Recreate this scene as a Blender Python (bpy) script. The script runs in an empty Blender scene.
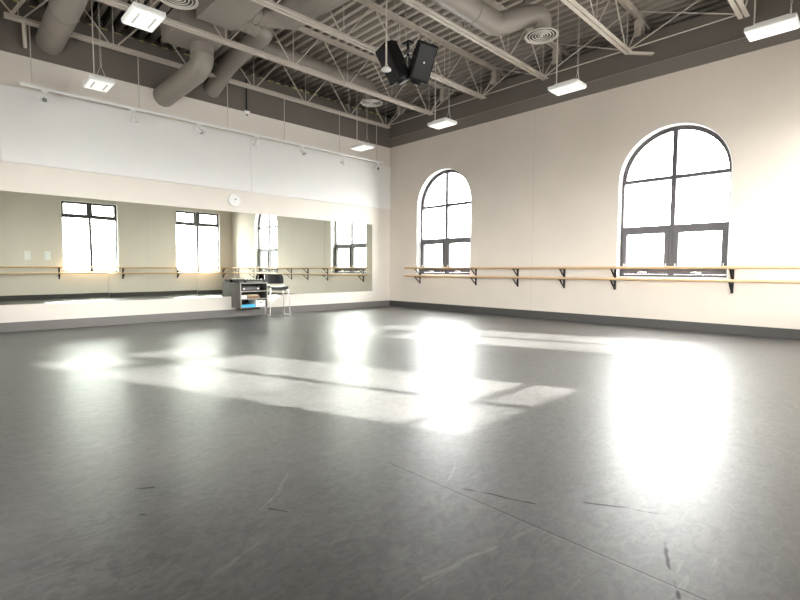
import bpy, bmesh, math, random
from mathutils import Vector, Matrix
random.seed(7)
S = bpy.context.scene
COL = S.collection
pi = math.pi

# ------------------------------------------------------------------ camera
def add_camera():
    cd = bpy.data.cameras.new('camera'); co = bpy.data.objects.new('camera', cd); COL.objects.link(co)
    yaw, pitch, roll, f = 0.7964, -0.0640, 0.0036, 470.3
    F = Vector((math.cos(yaw)*math.cos(pitch), math.sin(yaw)*math.cos(pitch), math.sin(pitch)))
    R = F.cross(Vector((0, 0, 1))).normalized(); U = R.cross(F)
    R2 = R*math.cos(roll)+U*math.sin(roll); U2 = -R*math.sin(roll)+U*math.cos(roll)
    m = Matrix((R2, U2, -F)).transposed().to_4x4()
    m.translation = Vector((-9.1107, -9.7318, 1.02))
    co.matrix_world = m
    cd.sensor_width = 36; cd.lens = f/800*36; cd.clip_start = 0.02; cd.clip_end = 200
    S.camera = co
add_camera()
S.view_settings.view_transform = 'Standard'; S.view_settings.look = 'None'
S.view_settings.gamma = 1; S.view_settings.use_curve_mapping = False
S.view_settings.exposure = 2.24
S.render.engine = 'CYCLES'
S.cycles.use_denoising = True
S.cycles.max_bounces = 14; S.cycles.diffuse_bounces = 9; S.cycles.glossy_bounces = 6
S.cycles.transparent_max_bounces = 12
S.cycles.caustics_reflective = False

# ------------------------------------------------------------------ daylight
W = bpy.data.worlds.new('overcast_sky'); S.world = W; W.use_nodes = True
bg = W.node_tree.nodes['Background']; bg.inputs[0].default_value = (1.0, 0.973, 0.958, 1)
_n = W.node_tree.nodes; _l = W.node_tree.links     # bright overcast sky above a darker ground outside
_tc = _n.new('ShaderNodeTexCoord'); _sp = _n.new('ShaderNodeSeparateXYZ'); _mr = _n.new('ShaderNodeMapRange')
_l.new(_tc.outputs['Generated'], _sp.inputs[0]); _l.new(_sp.outputs[2], _mr.inputs[0])
for _i, _v in ((1, -0.06), (2, 0.02), (3, 2.3), (4, 6.8)): _mr.inputs[_i].default_value = _v
_l.new(_mr.outputs[0], bg.inputs[1])
sd = bpy.data.lights.new('sun', 'SUN'); sd.energy = 17.0; sd.angle = math.radians(1.2); sd.color = (1, 0.96, 0.9)
so = bpy.data.objects.new('sun', sd); COL.objects.link(so)
so.rotation_euler = Vector((-0.37, 1.0, -0.485)).to_track_quat('-Z', 'Y').to_euler()
def portal(loc, direction, w, h):
    l = bpy.data.lights.new('window_portal', 'AREA'); l.shape = 'RECTANGLE'; l.size = w; l.size_y = h
    l.cycles.is_portal = True
    o = bpy.data.objects.new('window_portal', l); COL.objects.link(o); o.location = loc
    o.rotation_euler = Vector(direction).to_track_quat('-Z', 'Z').to_euler()
portal((0.31, -1.94, 2.22), (-1, 0, 0), 1.8, 2.7)
portal((0.31, -7.10, 2.22), (-1, 0, 0), 1.8, 2.7)
portal((-5.22, -10.31, 2.13), (0, 1, 0), 1.75, 2.5)
portal((-1.44, -10.31, 2.13), (0, 1, 0), 1.75, 2.5)
portal((-10.21, -3.0, 2.13), (1, 0, 0), 1.75, 2.5)  # this portal and the next serve the added fill windows
portal((-10.21, -6.5, 2.13), (1, 0, 0), 1.75, 2.5)

# ------------------------------------------------------------------ materials
def mat(name, col, rough=0.5, metal=0.0, spec=0.5, noise=0.0, nscale=8.0, bump=0.0, emis=None, estr=0.0, coat=0.0):
    m = bpy.data.materials.new(name); m.use_nodes = True
    nt = m.node_tree; b = nt.nodes['Principled BSDF']
    b.inputs['Base Color'].default_value = (*col, 1); b.inputs['Roughness'].default_value = rough
    b.inputs['Metallic'].default_value = metal; b.inputs['Specular IOR Level'].default_value = spec
    b.inputs['Coat Weight'].default_value = coat
    if noise or bump:
        tc = nt.nodes.new('ShaderNodeTexCoord'); n = nt.nodes.new('ShaderNodeTexNoise')
        n.inputs['Scale'].default_value = nscale; n.inputs['Detail'].default_value = 5
        nt.links.new(tc.outputs['Object'], n.inputs['Vector'])
        if noise:
            r = nt.nodes.new('ShaderNodeMapRange'); r.inputs[3].default_value = 1-noise; r.inputs[4].default_value = 1+noise
            nt.links.new(n.outputs[0], r.inputs[0])
            mx = nt.nodes.new('ShaderNodeVectorMath'); mx.operation = 'SCALE'; mx.inputs[0].default_value = col
            nt.links.new(r.outputs[0], mx.inputs['Scale']); nt.links.new(mx.outputs[0], b.inputs['Base Color'])
        if bump:
            bp = nt.nodes.new('ShaderNodeBump'); bp.inputs['Strength'].default_value = bump; bp.inputs['Distance'].default_value = 0.01
            nt.links.new(n.outputs[0], bp.inputs['Height']); nt.links.new(bp.outputs[0], b.inputs['Normal'])
    if emis:
        b.inputs['Emission Color'].default_value = (*emis, 1); b.inputs['Emission Strength'].default_value = estr
    return m

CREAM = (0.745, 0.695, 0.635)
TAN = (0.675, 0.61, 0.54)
TAUPE = (0.142, 0.123, 0.105)
CEIL = (0.57, 0.515, 0.45)
M = {}
M['white_panel'] = mat('white_fabric_panel', (0.80, 0.79, 0.775), 0.9, noise=0.03, nscale=2.5, bump=0.05)
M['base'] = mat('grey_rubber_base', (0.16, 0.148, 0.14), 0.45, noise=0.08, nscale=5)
M['basedark'] = mat('dark_rubber_base', (0.050, 0.046, 0.043), 0.5, noise=0.08, nscale=5)  # darker tone for the right, back and side baseboards
M['grey'] = mat('dark_grey_plastic', (0.05, 0.05, 0.05), 0.5, noise=0.05)
M['louvre'] = mat('pale_louvre', (0.45, 0.45, 0.44), 0.6, noise=0.05)
M['ceil'] = mat('painted_steel_taupe', CEIL, 0.55, noise=0.06, nscale=5)
M['deck'] = mat('painted_deck_taupe', (0.38, 0.335, 0.29), 0.65, noise=0.06, nscale=4)
M['duct'] = mat('painted_duct_taupe', (0.265, 0.234, 0.203), 0.42, noise=0.07, nscale=4)
M['flute'] = mat('dark_flute_face', (0.06, 0.053, 0.046), 0.9, noise=0.1)  # darker tone for the recessed top faces of the deck flutes
M['seam'] = mat('duct_seam_joint', (0.28, 0.25, 0.215), 0.5, noise=0.05)  # plain taupe for duct joints
M['white'] = mat('white_enamel', (0.82, 0.82, 0.80), 0.35, noise=0.02)
M['lens'] = mat('lit_prismatic_lens', (0.9, 0.9, 0.88), 0.5, emis=(1, 0.97, 0.92), estr=0.12)
M['slot'] = mat('lamp_slot_grey', (0.13, 0.13, 0.13), 0.6, noise=0.05)
M['frame'] = mat('bronze_window_frame', (0.07, 0.06, 0.066), 0.42, noise=0.06, nscale=20)
M['wood'] = mat('light_maple_rail', (0.60, 0.40, 0.22), 0.4, noise=0.12, nscale=14)
M['black'] = mat('black_powder_coat', (0.010, 0.009, 0.009), 0.5, spec=0.3, noise=0.1, nscale=20)
M['blackgloss'] = mat('black_moulded_plastic', (0.009, 0.009, 0.010), 0.3, spec=0.35, noise=0.05)
M['grille'] = mat('charcoal_speaker_grille', (0.009, 0.0075, 0.0095), 0.4, spec=0.3, noise=0.3, nscale=300)
M['spk'] = mat('black_speaker_cabinet', (0.004, 0.0037, 0.0043), 0.6, spec=0.25, bump=0.2, nscale=150)
M['chrome'] = mat('chrome_tube', (0.8, 0.8, 0.8), 0.15, metal=1.0, noise=0.02)
M['chain'] = mat('zinc_chain', (0.6, 0.57, 0.52), 0.35, metal=0.7, noise=0.1, nscale=60)
M['cab'] = mat('grey_laminate', (0.080, 0.070, 0.062), 0.45, noise=0.08, nscale=9)
M['cabedge'] = mat('pale_laminate_edge', (0.38, 0.355, 0.325), 0.5, noise=0.05)
M['cabin'] = mat('dark_laminate_inside', (0.03, 0.027, 0.025), 0.6, noise=0.05)
M['blue'] = mat('blue_plastic', (0.05, 0.42, 0.68), 0.4, noise=0.08, nscale=20)
M['brown'] = mat('brown_card', (0.27, 0.17, 0.10), 0.7, noise=0.1, nscale=20)
M['paper'] = mat('white_paper', (0.85, 0.85, 0.84), 0.7, noise=0.02)
M['creambook'] = mat('cream_paper', (0.75, 0.62, 0.42), 0.7, noise=0.05)
M['yellow'] = mat('yellow_fibre_insulation', (0.50, 0.46, 0.20), 0.95, noise=0.3, nscale=30, bump=0.6)
M['silver'] = mat('silver_bracket', (0.55, 0.54, 0.53), 0.3, metal=0.8, noise=0.08, nscale=30)
M['led'] = mat('white_badge', (0.8, 0.8, 0.8), 0.4, noise=0.02)

def mat_glass():
    m = bpy.data.materials.new('clear_window_glass'); m.use_nodes = True; nt = m.node_tree; nt.nodes.clear()
    o = nt.nodes.new('ShaderNodeOutputMaterial'); mx = nt.nodes.new('ShaderNodeMixShader')
    t = nt.nodes.new('ShaderNodeBsdfTransparent'); g = nt.nodes.new('ShaderNodeBsdfGlossy'); g.inputs['Roughness'].default_value = 0.02
    fr = nt.nodes.new('ShaderNodeFresnel'); fr.inputs[0].default_value = 1.06
    t.inputs[0].default_value = (0.97, 0.99, 0.98, 1)
    nt.links.new(fr.outputs[0], mx.inputs[0]); nt.links.new(t.outputs[0], mx.inputs[1]); nt.links.new(g.outputs[0], mx.inputs[2])
    nt.links.new(mx.outputs[0], o.inputs[0]); return m
M['glass'] = mat_glass()

def mat_mirror():
    m = mat('studio_mirror_glass', (0.80, 0.85, 0.775), 0.0, metal=1.0)
    nt = m.node_tree; b = nt.nodes['Principled BSDF']
    tc = nt.nodes.new('ShaderNodeTexCoord'); mp = nt.nodes.new('ShaderNodeMapping')
    mp.inputs['Scale'].default_value = (1.0, 1.0, 0.35)
    n = nt.nodes.new('ShaderNodeTexNoise'); n.inputs['Scale'].default_value = 1.1; n.inputs['Detail'].default_value = 0
    bp = nt.nodes.new('ShaderNodeBump'); bp.inputs['Strength'].default_value = 1.0; bp.inputs['Distance'].default_value = 0.0035
    nt.links.new(tc.outputs['Object'], mp.inputs[0]); nt.links.new(mp.outputs[0], n.inputs['Vector'])
    nt.links.new(n.outputs[0], bp.inputs['Height']); nt.links.new(bp.outputs[0], b.inputs['Normal'])
    return m
M['mirror'] = mat_mirror()

def math_node(nt, op, a, b=None, clamp=False):
    n = nt.nodes.new('ShaderNodeMath'); n.operation = op; n.use_clamp = clamp
    for i, v in enumerate((a, b)):
        if v is None: continue
        if isinstance(v, (int, float)): n.inputs[i].default_value = v
        else: nt.links.new(v, n.inputs[i])
    return n.outputs[0]

def mat_wall(name, split, seam_axis=None, seam_at=None, low=CREAM):
    # cream emulsion below the line z = split, taupe paint above it; optional fine vertical control joint
    m = bpy.data.materials.new(name); m.use_nodes = True; nt = m.node_tree; b = nt.nodes['Principled BSDF']
    b.inputs['Roughness'].default_value = 0.75
    g = nt.nodes.new('ShaderNodeNewGeometry'); sp = nt.nodes.new('ShaderNodeSeparateXYZ')
    nt.links.new(g.outputs['Position'], sp.inputs[0])
    n = nt.nodes.new('ShaderNodeTexNoise'); n.inputs['Scale'].default_value = 1.3; n.inputs['Detail'].default_value = 6
    nt.links.new(g.outputs['Position'], n.inputs['Vector'])
    top = math_node(nt, 'GREATER_THAN', sp.outputs[2], split)
    mx = nt.nodes.new('ShaderNodeMix'); mx.data_type = 'RGBA'
    mx.inputs[6].default_value = (*low, 1); mx.inputs[7].default_value = (*TAUPE, 1)
    nt.links.new(top, mx.inputs[0])
    sc = math_node(nt, 'MULTIPLY_ADD', n.outputs[0], 0.12); nt.nodes[-1].inputs[2].default_value = 0.94
    last = sc
    if seam_axis is not None:
        ds = math_node(nt, 'ABSOLUTE', math_node(nt, 'SUBTRACT', sp.outputs[seam_axis], seam_at))
        s = math_node(nt, 'LESS_THAN', ds, 0.006)
        last = math_node(nt, 'MULTIPLY', sc, math_node(nt, 'SUBTRACT', 1.0, math_node(nt, 'MULTIPLY', s, 0.14)))
    vm = nt.nodes.new('ShaderNodeVectorMath'); vm.operation = 'SCALE'
    nt.links.new(mx.outputs[2], vm.inputs[0]); nt.links.new(last, vm.inputs['Scale'])
    nt.links.new(vm.outputs[0], b.inputs['Base Color'])
    n2 = nt.nodes.new('ShaderNodeTexNoise'); n2.inputs['Scale'].default_value = 120
    bp = nt.nodes.new('ShaderNodeBump'); bp.inputs['Strength'].default_value = 0.06; bp.inputs['Distance'].default_value = 0.004
    nt.links.new(g.outputs['Position'], n2.inputs['Vector']); nt.links.new(n2.outputs[0], bp.inputs['Height']); nt.links.new(bp.outputs[0], b.inputs['Normal'])
    return m
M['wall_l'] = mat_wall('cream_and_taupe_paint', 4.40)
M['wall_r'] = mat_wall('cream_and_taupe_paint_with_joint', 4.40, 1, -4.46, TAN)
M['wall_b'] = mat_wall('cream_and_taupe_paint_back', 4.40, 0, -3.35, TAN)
M['taupe'] = mat('taupe_paint', TAUPE, 0.7, noise=0.05, nscale=2)
M['taupelow'] = mat('lighter_taupe_paint', (0.185, 0.162, 0.140), 0.7, noise=0.05, nscale=2)
M['triplip'] = mat('pale_taupe_lip', (0.27, 0.24, 0.21), 0.6, noise=0.04)
M['sill'] = mat('white_gloss_reveal', (0.86, 0.86, 0.85), 0.5, noise=0.02)

def mat_floor():
    m = bpy.data.materials.new('grey_dance_vinyl'); m.use_nodes = True; nt = m.node_tree; b = nt.nodes['Principled BSDF']
    L = nt.links.new
    g = nt.nodes.new('ShaderNodeNewGeometry')
    def noise(scale, detail=4, mapping=None, rot=0, rough=0.5, dist=0):
        n = nt.nodes.new('ShaderNodeTexNoise'); n.inputs['Scale'].default_value = scale
        n.inputs['Detail'].default_value = detail; n.inputs['Roughness'].default_value = rough; n.inputs['Distortion'].default_value = dist
        if mapping:
            mp = nt.nodes.new('ShaderNodeMapping'); mp.inputs['Scale'].default_value = mapping; mp.inputs['Rotation'].default_value = (0, 0, rot)
            L(g.outputs['Position'], mp.inputs[0]); L(mp.outputs[0], n.inputs['Vector'])
        else: L(g.outputs['Position'], n.inputs['Vector'])
        return n.outputs[0]
    def rng(v, a, b_, c, d):
        r = nt.nodes.new('ShaderNodeMapRange'); r.interpolation_type = 'SMOOTHSTEP'
        for i, q in enumerate((a, b_, c, d)): r.inputs[i+1].default_value = q
        L(v, r.inputs[0]); return r.outputs[0]
    # wobbly coordinate for the scuffs
    nv = nt.nodes.new('ShaderNodeTexNoise'); nv.inputs['Scale'].default_value = 6; L(g.outputs['Position'], nv.inputs['Vector'])
    s1 = nt.nodes.new('ShaderNodeVectorMath'); s1.operation = 'SUBTRACT'; L(nv.outputs[1], s1.inputs[0]); s1.inputs[1].default_value = (0.5, 0.5, 0.5)
    s2 = nt.nodes.new('ShaderNodeVectorMath'); s2.operation = 'SCALE'; s2.inputs['Scale'].default_value = 0.05; L(s1.outputs[0], s2.inputs[0])
    s3 = nt.nodes.new('ShaderNodeVectorMath'); s3.operation = 'ADD'; L(s2.outputs[0], s3.inputs[0]); L(g.outputs['Position'], s3.inputs[1])
    def seg(x0, y0, x1, y1, w, src):
        A = Vector((x0, y0, 0)); D = Vector((x1-x0, y1-y0, 0))
        pa = nt.nodes.new('ShaderNodeVectorMath'); pa.operation = 'SUBTRACT'; L(src, pa.inputs[0]); pa.inputs[1].default_value = A
        dt = nt.nodes.new('ShaderNodeVectorMath'); dt.operation = 'DOT_PRODUCT'; L(pa.outputs[0], dt.inputs[0]); dt.inputs[1].default_value = D/D.length_squared
        t = math_node(nt, 'ADD', dt.outputs['Value'], 0.0, clamp=True)
        pr = nt.nodes.new('ShaderNodeVectorMath'); pr.operation = 'SCALE'; pr.inputs[0].default_value = D; L(t, pr.inputs['Scale'])
        ds = nt.nodes.new('ShaderNodeVectorMath'); ds.operation = 'DISTANCE'; L(pa.outputs[0], ds.inputs[0]); L(pr.outputs[0], ds.inputs[1])
        return rng(ds.outputs['Value'], w*0.3, w, 1, 0)
    P0 = g.outputs['Position']; P1 = s3.outputs[0]
    def fold(vals):
        v = vals[0]
        for q in vals[1:]: v = math_node(nt, 'MAXIMUM', v, q)
        return v
    dark = fold([seg(-7.40, -8.42, -7.29, -8.72, 0.011, P1), seg(-7.12, -8.86, -6.99, -9.12, 0.010, P1), seg(-7.21, -9.21, -7.5, -9.34, 0.010, P1),
                 seg(-8.14, -7.95, -8.10, -8.02, 0.010, P1), seg(-8.5, -7.35, -8.44, -7.40, 0.012, P1),
                 seg(-8.55, -7.62, -8.48, -7.70, 0.008, P1), seg(-7.45, -12, -7.45, -7.95, 0.0035, P0)])
    light = fold([seg(-7.46, -8.82, -8.02, -8.72, 0.012, P1), seg(-7.90, -7.70, -8.06, -7.86, 0.014, P1), seg(-8.06, -7.86, -8.18, -7.94, 0.010, P1),
                  seg(-7.38, -8.3, -7.2, -8.2, 0.010, P1), seg(-7.52, -8.55, -7.36, -8.62, 0.008, P1), seg(-7.463, -12, -7.463, -8.5, 0.003, P0),
                  seg(-8.3, -8.15, -8.75, -8.3, 0.012, P1)])
    st = []
    for sc_, rot, th in ((5, 0.4, 0.66), (7, 2.0, 0.67), (6, 1.2, 0.66), (10, 2.6, 0.67)):
        st.append(rng(noise(sc_, 3, (0.45, 6.0, 1), rot, 0.6, 1.0), th, th+0.05, 0, 1))
    streak = fold(st)
    big = noise(0.9, 6, None, 0, 0.6)
    fine = noise(13, 9, (1.0, 1.6, 1.0), 0.5, 0.8, 1.2)
    v = math_node(nt, 'ADD', math_node(nt, 'MULTIPLY', rng(big, 0.3, 0.7, 0, 1), 0.03), math_node(nt, 'MULTIPLY', rng(fine, 0.36, 0.64, 0, 1), 0.034))
    v = math_node(nt, 'ADD', v, 0.001)
    v = math_node(nt, 'MULTIPLY', v, math_node(nt, 'SUBTRACT', 1.0, math_node(nt, 'MULTIPLY', dark, 0.6)))
    v = math_node(nt, 'ADD', v, math_node(nt, 'MULTIPLY', light, 0.045))
    v = math_node(nt, 'ADD', v, math_node(nt, 'MULTIPLY', streak, 0.028))
    vm = nt.nodes.new('ShaderNodeVectorMath'); vm.operation = 'SCALE'; vm.inputs[0].default_value = (1.0, 0.94, 0.92); L(v, vm.inputs['Scale'])
    L(vm.outputs[0], b.inputs['Base Color'])
    r = math_node(nt, 'ADD', math_node(nt, 'MULTIPLY', big, 0.10), math_node(nt, 'MULTIPLY', fine, 0.10))
    r = math_node(nt, 'ADD', r, 0.42)
    L(r, b.inputs['Roughness'])
    b.inputs['Specular IOR Level'].default_value = 0.75
    cw = math_node(nt, 'ADD', math_node(nt, 'MULTIPLY', rng(fine, 0.36, 0.64, 0, 1), 0.15), 0.36)
    kd = math_node(nt, 'SUBTRACT', 1.0, math_node(nt, 'MULTIPLY', dark, 0.7))
    L(math_node(nt, 'MULTIPLY', cw, kd), b.inputs['Coat Weight']); L(math_node(nt, 'MULTIPLY', kd, 0.85), b.inputs['Specular IOR Level'])
    b.inputs['Coat IOR'].default_value = 1.5
    cr = math_node(nt, 'ADD', math_node(nt, 'MULTIPLY', fine, 0.14), 0.265); L(cr, b.inputs['Coat Roughness'])
    bp = nt.nodes.new('ShaderNodeBump'); bp.inputs['Strength'].default_value = 0.08; bp.inputs['Distance'].default_value = 0.004
    L(fine, bp.inputs['Height']); L(bp.outputs[0], b.inputs['Normal'])
    return m
M['floor'] = mat_floor()

# ------------------------------------------------------------------ mesh helpers
class MB:
    def __init__(s): s.b = bmesh.new()
    def box(s, c, size, rot=None, bevel=0.0):
        r = bmesh.ops.create_cube(s.b, size=1); vs = r['verts']
        m = Matrix.Translation(c) @ (rot.to_4x4() if rot else Matrix.Identity(4)) @ Matrix.Diagonal((*size, 1))
        bmesh.ops.transform(s.b, matrix=m, verts=vs)
        if bevel:
            es = list({e for v in vs for e in v.link_edges})
            bmesh.ops.bevel(s.b, geom=es, offset=bevel, segments=2, affect='EDGES', profile=0.5)
        return s
    def bx(s, x0, x1, y0, y1, z0, z1, bevel=0.0):
        return s.box(((x0+x1)/2, (y0+y1)/2, (z0+z1)/2), (abs(x1-x0), abs(y1-y0), abs(z1-z0)), None, bevel)
    def bar(s, a, b, w, h, up=(0, 0, 1)):
        a = Vector(a); b = Vector(b); d = b-a; z = d.normalized(); u = Vector(up)
        if abs(z.dot(u)) > 0.98: u = Vector((1, 0, 0))
        x = u.cross(z).normalized(); y = z.cross(x)
        return s.box((a+b)/2, (w, h, d.length), Matrix((x, y, z)).transposed())
    def tube(s, pts, r, seg=12, caps=True):
        pts = [Vector(q) for q in pts]; rs = r if isinstance(r, (list, tuple)) else [r]*len(pts)
        rings = []; prev = None
        for i, q in enumerate(pts):
            if i == 0: d = pts[1]-q
            elif i == len(pts)-1: d = q-pts[i-1]
            else: d = (pts[i+1]-q).normalized()+(q-pts[i-1]).normalized()
            d.normalize()
            if prev is None:
                u = Vector((0, 0, 1)) if abs(d.z) < 0.95 else Vector((1, 0, 0))
                x = u.cross(d).normalized()
            else: x = (prev-d*prev.dot(d)).normalized()
            prev = x; y = d.cross(x)
            k = 1.0
            if 0 < i < len(pts)-1:
                c = (pts[i+1]-q).normalized().dot((q-pts[i-1]).normalized()); k = 1.0
            rings.append([s.b.verts.new(q+(x*math.cos(t)+y*math.sin(t))*rs[i]*k) for t in [2*pi*j/seg for j in range(seg)]])
        for a, b in zip(rings, rings[1:]):
            for j in range(seg): s.b.faces.new((a[j], a[(j+1) % seg], b[(j+1) % seg], b[j]))
        if caps:
            s.b.faces.new(rings[0][::-1]); s.b.faces.new(rings[-1])
        return s
    def ring(s, c, R, r, axis='Z', seg=20, sub=6, sx=1.0, rot=None):
        vs = []
        m = {'Z': Matrix.Identity(3), 'X': Matrix.Rotation(pi/2, 3, 'Y'), 'Y': Matrix.Rotation(pi/2, 3, 'X')}[axis]
        if rot: m = rot @ m
        for i in range(seg):
            t = 2*pi*i/seg
            vs.append([s.b.verts.new(Vector(c)+m @ Vector(((R+r*math.cos(q))*math.cos(t)*sx, (R+r*math.cos(q))*math.sin(t), r*math.sin(q)))) for q in [2*pi*j/sub for j in range(sub)]])
        for i in range(seg):
            a = vs[i]; b = vs[(i+1) % seg]
            for j in range(sub): s.b.faces.new((a[j], b[j], b[(j+1) % sub], a[(j+1) % sub]))
        return s
    def lathe(s, c, prof, seg=24, rot=None):
        m = rot if rot else Matrix.Identity(3); rings = []
        for (r, z) in prof:
            rings.append([s.b.verts.new(Vector(c)+m @ Vector((max(r, 1e-4)*math.cos(t), max(r, 1e-4)*math.sin(t), z))) for t in [2*pi*j/seg for j in range(seg)]])
        for a, b in zip(rings, rings[1:]):
            for j in range(seg): s.b.faces.new((a[j], a[(j+1) % seg], b[(j+1) % seg], b[j]))
        s.b.faces.new(rings[0][::-1]); s.b.faces.new(rings[-1])
        return s
    def prism(s, poly, mp, d0, d1):
        a = [s.b.verts.new(mp(u, v, d0)) for u, v in poly]; b = [s.b.verts.new(mp(u, v, d1)) for u, v in poly]
        n = len(poly)
        s.b.faces.new(a[::-1]); s.b.faces.new(b)
        for i in range(n): s.b.faces.new((a[i], a[(i+1) % n], b[(i+1) % n], b[i]))
        return s
    def band(s, outer, inner, mp, d0, d1, closed=True):
        # solid between two matching outlines
        n = len(outer); V = lambda P, d: [s.b.verts.new(mp(u, v, d)) for u, v in P]
        oa, ob, ia, ib = V(outer, d0), V(outer, d1), V(inner, d0), V(inner, d1)
        for i in range(n if closed else n-1):
            j = (i+1) % n
            for q in ((oa[i], oa[j], ia[j], ia[i]), (ob[i], ib[i], ib[j], ob[j]), (oa[i], ob[i], ob[j], oa[j]), (ia[i], ia[j], ib[j], ib[i])):
                s.b.faces.new(q)
        if not closed:
            for i in (0, n-1): s.b.faces.new((oa[i], ia[i], ib[i], ob[i]))
        return s
    def clip(s, y=-0.002):
        for v in s.b.verts: v.co.y = min(v.co.y, y)
        return s
    def build(s, name, m, parent=None, smooth=False, origin=None, **tags):
        bmesh.ops.recalc_face_normals(s.b, faces=s.b.faces)
        if parent is not None:
            off = abs_loc(parent)
        elif origin is not None: off = Vector(origin)
        else: off = Vector((0, 0, 0))
        bmesh.ops.translate(s.b, vec=-off, verts=s.b.verts)
        me = bpy.data.meshes.new(name); s.b.to_mesh(me); s.b.free()
        if smooth:
            for f in me.polygons: f.use_smooth = True
            try: me.set_sharp_from_angle(angle=math.radians(38))
            except Exception: pass
        o = bpy.data.objects.new(name, me); COL.objects.link(o)
        for q in (m if isinstance(m, list) else [m]): me.materials.append(q)
        if parent is not None: o.parent = parent
        elif origin is not None: o.location = off
        for k, v in tags.items(): o[k] = v
        return o
def abs_loc(o):
    v = Vector((0, 0, 0))
    while o is not None: v += o.location; o = o.parent
    return v
def thing(name, label, cat, loc, group=None, rotz=0):
    o = bpy.data.objects.new(name, None); COL.objects.link(o); o.location = loc; o.rotation_euler.z = rotz
    o.matrix_world = Matrix.Translation(loc)
    o.rotation_euler.z = rotz
    o['label'] = label; o['category'] = cat
    if group: o['group'] = group
    o.empty_display_size = 0.1
    return o
def copy_tree(o, parent=None):
    c = o.copy(); COL.objects.link(c)
    if parent is not None: c.parent = parent
    for ch in [q for q in bpy.data.objects if q.parent == o]: copy_tree(ch, c)
    return c
ST = dict(kind='structure')

# ------------------------------------------------------------------ setting
XL, YB = -9.9, -10.0
MB().bx(XL-0.3, 0.3, YB-0.3, 0.3, -0.12, 0).build('floor', M['floor'], **ST)

def arch_outline(u0, u1, z0, spring, inset=0.0, n=28, zin=None):
    r = (u1-u0)/2-inset; c = (u0+u1)/2
    pts = [(u0+inset, z0+(inset if zin is None else zin))]
    for i in range(n+1):
        t = pi-pi*i/n; pts.append((c+r*math.cos(t), spring+r*math.sin(t)))
    pts.append((u1-inset, z0+(inset if zin is None else zin)))
    return pts
def rect_outline(u0, u1, z0, z1, inset=0.0):
    return [(u0+inset, z0+inset), (u0+inset, z1-inset), (u1-inset, z1-inset), (u1-inset, z0+inset)]
def wall_with_holes(name, outer, holes, mp, d0, d1, m):
    b = bmesh.new(); es = []
    for poly in [outer]+holes:
        vs = [b.verts.new((u, v, 0)) for u, v in poly]
        es += [b.edges.new((vs[i], vs[(i+1) % len(vs)])) for i in range(len(vs))]
    bmesh.ops.triangle_fill(b, edges=es, use_beauty=True, use_dissolve=False)
    for h in holes:    # drop any triangle whose centre is inside a hole
        us = [p[0] for p in h]; zs = [p[1] for p in h]
        for f in list(b.faces):
            c = f.calc_center_median()
            if all(v.co.to_2d().to_tuple(5) in {Vector(p).to_tuple(5) for p in h} for v in f.verts): b.faces.remove(f)
    r = bmesh.ops.extrude_face_region(b, geom=list(b.faces))
    for v in [g for g in r['geom'] if isinstance(g, bmesh.types.BMVert)]: v.co.z = 1
    for v in b.verts: v.co = mp(v.co.x, v.co.y, d0 if v.co.z < 0.5 else d1)
    q = MB(); q.b.free(); q.b = b
    return q.build(name, m, **ST)
mapR = lambda u, z, d: Vector((d, u, z))            # window wall, depth outwards +x
mapB = lambda u, z, d: Vector((u, YB-d, z))         # back wall, depth outwards -y
mapW = lambda u, z, d: Vector((XL-d, u, z))         # side wall behind the camera
SP = 2.66
W1 = (-2.83, -1.05); W2 = (-7.99, -6.23)
wall_with_holes('wall_right', rect_outline(YB-0.3, 0.3, 0, 5.2), [arch_outline(*W1, 0.90, SP), arch_outline(*W2, 0.90, SP)], mapR, 0, 0.3, M['wall_r'])
BA = (-6.08, -4.36, 0.92, 3.35); BB = (-2.30, -0.58, 0.92, 3.35)
wall_with_holes('wall_back', rect_outline(XL-0.3, 0, 0, 5.6), [rect_outline(*BA), rect_outline(*BB)], mapB, 0, 0.3, M['wall_b'])
C1 = (-3.9, -2.1, 0.92, 3.35); C2 = (-7.4, -5.6, 0.92, 3.35)
wall_with_holes('wall_side', rect_outline(YB, 0.3, 0, 5.6), [rect_outline(*C1), rect_outline(*C2)], mapW, 0, 0.3, M['wall_b'])
MB().bx(XL, 0.0, 0, 0.3, 0, 5.2).build('wall_left', M['wall_l'], **ST)
# upper outer walls the roof deck runs on to, above the inner wall heads
q = MB(); q.bx(0.3, 0.9, YB-0.3, 0.95, 5.08, 5.2); q.bx(0.8, 0.95, YB-0.3, 0.95, 5.2, 5.76)
q.build('wall_upper_right', M['taupe'], **ST)
q = MB(); q.bx(XL-0.3, 0.3, 0.3, 0.9, 5.08, 5.2); q.bx(XL-0.3, 0.8, 0.8, 0.95, 5.2, 5.76)
q.build('wall_upper_left', M['taupe'], **ST)
# lighter lower taupe strip with its lip on the window wall
q = MB(); q.bx(-0.012, 0.0, YB, 0.0, 4.40, 4.63); q.build('trim_1', M['taupelow'], **ST)
q = MB(); q.bx(-0.03, 0.0, YB, 0.0, 4.63, 4.645); q.build('trim_2', M['triplip'], **ST)
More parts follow.
